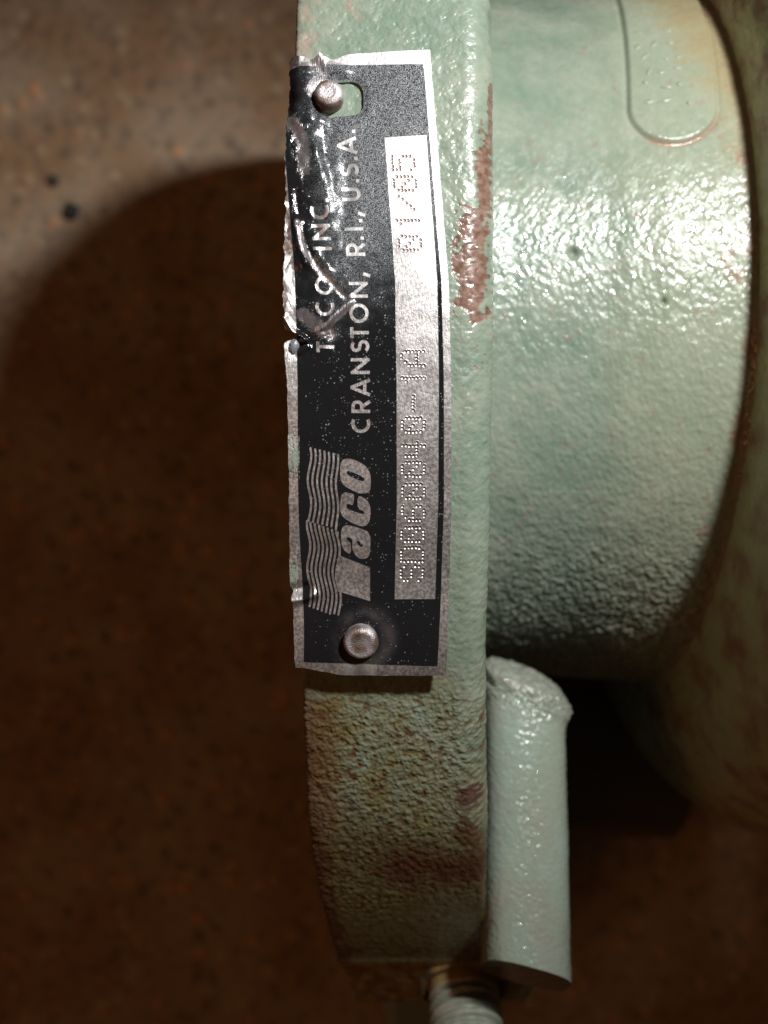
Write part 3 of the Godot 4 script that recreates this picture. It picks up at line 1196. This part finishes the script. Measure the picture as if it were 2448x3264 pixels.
func wave(line: PackedVector2Array) -> void:
	var tl := PackedVector2Array()
	for p in line:
		tl.append(to_tex(298.04 + p.x / 12.59, 439.2 + p.y / 12.59))
	for poly in Geometry2D.offset_polyline(tl, 3.1, Geometry2D.JOIN_ROUND, Geometry2D.END_ROUND):
		fill(poly, 1.0)


func plate_material() -> StandardMaterial3D:
	print_plate()
	var ns := FastNoiseLite.new(); noise_setup(ns, 41, 3.4, 2)
	var ns2 := FastNoiseLite.new(); noise_setup(ns2, 42, 7.5, 1)
	ns2.noise_type = FastNoiseLite.TYPE_CELLULAR
	var nv2 := FastNoiseLite.new(); noise_setup(nv2, 42, 7.5, 1)
	nv2.noise_type = FastNoiseLite.TYPE_CELLULAR
	nv2.cellular_return_type = FastNoiseLite.RETURN_CELL_VALUE
	var nb := FastNoiseLite.new(); noise_setup(nb, 43, 60.0, 4)
	var nm := FastNoiseLite.new(); noise_setup(nm, 44, 16.0, 3)
	var alb := PackedByteArray(); alb.resize(TW * TH * 3)
	var orm := PackedByteArray(); orm.resize(TW * TH * 3)
	var hgt := PackedByteArray(); hgt.resize(TW * TH)
	var enc := PackedByteArray(); enc.resize(1025)
	for k in 1025:
		var v := k / 1024.0
		enc[k] = int(255.0 * (1.055 * pow(v, 1.0 / 2.4) - 0.055 if v > 0.0031308 else v * 12.92))
	for y in TH:
		var q := Q0 + y / TS
		var right := lerp_table(RIGHT, q)
		for x in TW:
			var at: int = y * TW + x
			var a := AW - x / TS
			var px := right - a
			var metal := mask[at]
			var big := nb.get_noise_2d(x, y)
			var mid := nm.get_noise_2d(x, y)
			var fine := ns.get_noise_2d(x, y)
			var brush := n_fine.get_noise_2d(x * 0.28, y * 0.02)
			# bare aluminium, mauve-grey where it has dulled
			var clean := sstep(350.0, 215.0, q + 40.0 * big)
			var tone := lerpf(0.52, 0.78, clean) + 0.14 * big + 0.10 * mid + 0.05 * fine + 0.05 * brush
			var r := tone * 1.0
			var g := tone * 0.955
			var b := tone * 0.95
			var rough := lerpf(0.49, 0.40, clean) + 0.10 * mid
			var met := 1.0
			var h := 0.62 + 0.05 * fine + 0.035 * brush + 0.04 * mid
			# ink
			if metal < 1.0:
				var ink := 1.0 - metal
				r = lerpf(r, 0.009, ink)
				g = lerpf(g, 0.009, ink)
				b = lerpf(b, 0.0105, ink)
				rough = lerpf(rough, 0.15 + 0.05 * mid, ink)
				met = lerpf(met, 0.0, ink)
				h += 0.05 * ink
			# scraped and scuffed places
			var scrape := 0.0
			if a > 70.0 and q < 400.0:
				var p := Vector2(px + 1.2 * mid, q)
				scrape = 0.75 * sstep(0.3, 0.6, line_gauss(p, [[297, 222], [303, 248], [318, 270], [334, 285], [346, 297]], 3.2) + 0.25 * fine + 0.2 * brush)
				scrape = maxf(scrape, 0.45 * sstep(0.3, 0.7, line_gauss(p, [[303, 314], [322, 330], [330, 334]], 8.0) + 0.3 * mid))
				scrape = maxf(scrape, 0.9 * sstep(0.3, 0.6, line_gauss(p, [[351, 303], [334, 318], [322, 332]], 4.0) + 0.3 * fine))
				scrape = maxf(scrape, 0.5 * sstep(0.35, 0.6, line_gauss(p, [[292, 122], [302, 140], [304, 168]], 8.0) + 0.4 * mid))
				scrape = maxf(scrape, 0.7 * sstep(0.4, 0.6, line_gauss(p, [[318, 60], [322, 74], [311, 90]], 7.0) + 0.4 * mid))
			elif a > 20.0 and q > 585.0:
				var ring := Vector2(px - 364.0, q - 634.0).length()
				scrape = 0.22 * gauss(ring - 25.0, 6.5) * clampf(0.35 + 1.4 * fine + 0.8 * big + 0.02 * (px - 364.0), 0, 1)
			if scrape > 0.0:
				var s := clampf(scrape, 0, 1)
				r = lerpf(r, 0.21 + 0.08 * fine, s)
				g = lerpf(g, 0.185 + 0.08 * fine, s)
				b = lerpf(b, 0.19 + 0.08 * fine, s)
				rough = lerpf(rough, 0.42, s)
				met = lerpf(met, 0.85, s)
				h += 0.20 * s * brush
			# brown grease run below the lower rivet
			if q > 615.0 and a > 70.0:
				var smear := gauss(px - 356.0 - 0.15 * (q - 640.0), 14.0) * sstep(632.0, 648.0, q)
				r = lerpf(r, 0.05, smear * 0.85)
				g = lerpf(g, 0.036, smear * 0.85)
				b = lerpf(b, 0.022, smear * 0.85)
				met = lerpf(met, 0.1, smear * 0.8)
			# overspray: mist thick at the top, single droplets lower down
			var mist := sstep(330.0, 215.0, q - 0.45 * (a - 60.0) * 1.0 + 26.0 * big) * sstep(140.0, 100.0, a + 10.0 * big)
			var cover := 0.0
			if mist > 0.0:
				cover = 0.85 * mist * sstep(0.12, -0.16, fine + 0.25 * mid + 0.10)
			var lower := sstep(0.35, -0.3, big) * lerpf(0.55, 0.22, sstep(300.0, 640.0, q)) * sstep(150.0, 120.0, a)
			var cellv := nv2.get_noise_2d(x, y) * 0.5 + 0.5
			if cellv < lower:
				var size := 0.60 + 0.36 * pow(cellv / lower, 0.5)
				cover = maxf(cover, 0.62 * sstep(-size + 0.03, -size - 0.07, ns2.get_noise_2d(x, y)))
			if metal > 0.5: cover *= 0.55
			# green paint brushed on the left border
			var left := AW - 8.0
			if a > 152.0:
				var gp := maxf(gauss(q - 455.0, 22.0), gauss(q - 572.0, 18.0))
				cover = maxf(cover, 0.9 * sstep(0.50, 0.75, 0.8 * gp + 0.6 * mid + 0.6 * brush))
			if cover > 0.0:
				var dab := a > 150.0
				r = lerpf(r, 0.15 if dab else lerpf(0.21, 0.30, mist), cover)
				g = lerpf(g, 0.20 if dab else lerpf(0.245, 0.32, mist), cover)
				b = lerpf(b, 0.15 if dab else lerpf(0.25, 0.34, mist), cover)
				rough = lerpf(rough, 0.50, cover)
				met = lerpf(met, 0.0, cover)
				h += 0.12 * cover
			# larger drops of the pump's green
			# punched dots; rust has settled in the upper ones
			var pit := pits[at]
			if pit != 0.0:
				h -= 0.60 * pit
				if pit > 0.15:
					var dirt := sstep(0.15, 0.9, pit) * (0.85 if q < 260.0 else 0.25)
					r = lerpf(r, 0.20, dirt)
					g = lerpf(g, 0.075, dirt)
					b = lerpf(b, 0.045, dirt)
					met = lerpf(met, 0.2, dirt * 0.8)
					rough = lerpf(rough, 0.25, 0.6)
			alb[at * 3] = enc[int(clampf(r, 0, 1) * 1024.0)]
			alb[at * 3 + 1] = enc[int(clampf(g, 0, 1) * 1024.0)]
			alb[at * 3 + 2] = enc[int(clampf(b, 0, 1) * 1024.0)]
			orm[at * 3] = 255
			orm[at * 3 + 1] = int(clampf(rough, 0, 1) * 255.0)
			orm[at * 3 + 2] = int(clampf(met, 0, 1) * 255.0)
			hgt[at] = int(clampf(h, 0, 1) * 255.0)
	var m := StandardMaterial3D.new()
	m.resource_name = "printed_aluminium"
	m.albedo_texture = ImageTexture.create_from_image(Image.create_from_data(TW, TH, false, Image.FORMAT_RGB8, alb))
	var o := ImageTexture.create_from_image(Image.create_from_data(TW, TH, false, Image.FORMAT_RGB8, orm))
	m.roughness = 1.0
	m.roughness_texture = o
	m.roughness_texture_channel = BaseMaterial3D.TEXTURE_CHANNEL_GREEN
	m.metallic = 1.0
	m.metallic_texture = o
	m.metallic_texture_channel = BaseMaterial3D.TEXTURE_CHANNEL_BLUE
	m.heightmap_enabled = true
	m.heightmap_texture = ImageTexture.create_from_image(Image.create_from_data(TW, TH, false, Image.FORMAT_L8, hgt))
	m.heightmap_scale = 0.022
	m.texture_repeat = false
	return m


# ==================================================================== bits on the floor

func make_pebbles() -> void:
	var m := StandardMaterial3D.new()
	m.resource_name = "dark_stone"
	m.vertex_color_use_as_albedo = true
	m.roughness = 0.8
	for k in 2:
		var x := -135.0 if k == 0 else -143.0
		var y := 130.0 if k == 0 else 143.0
		var r := 3.6 if k == 0 else 2.7
		var prof := []
		for s in 13:
			var w := PI * s / 12.0
			prof.append([r * 0.6 * (1.0 - cos(w)) * 0.9, maxf(r * sin(w), 0.01)])
		var tint := func(_w: float, _z: float, _r: float) -> Color: return Color(0.02, 0.022, 0.02) if k == 0 else Color(0.045, 0.035, 0.025)
		var shape := func(w: float, z: float, rr: float) -> float: return rr * (1.0 + 0.3 * n_rust.get_noise_3d(cos(w) * 4.0 + k * 9.0, sin(w) * 4.0, z))
		var root := Node3D.new()
		root.name = "pebble" if k == 0 else "pebble_001"
		root.position = P(x, y, FLOOR_D)
		add_child(root)
		part("stone", lathe(P(x, y, FLOOR_D), Vector3(0, 1, 0), prof, 28, tint, shape), m, root)
		root.set_meta("label", ["larger blackish pebble on the lit floor beside the shadow", "smaller brown pebble on the lit floor, above the blackish one"][k])
		root.set_meta("category", "pebble")
		root.set_meta("group", "pebbles on the floor")
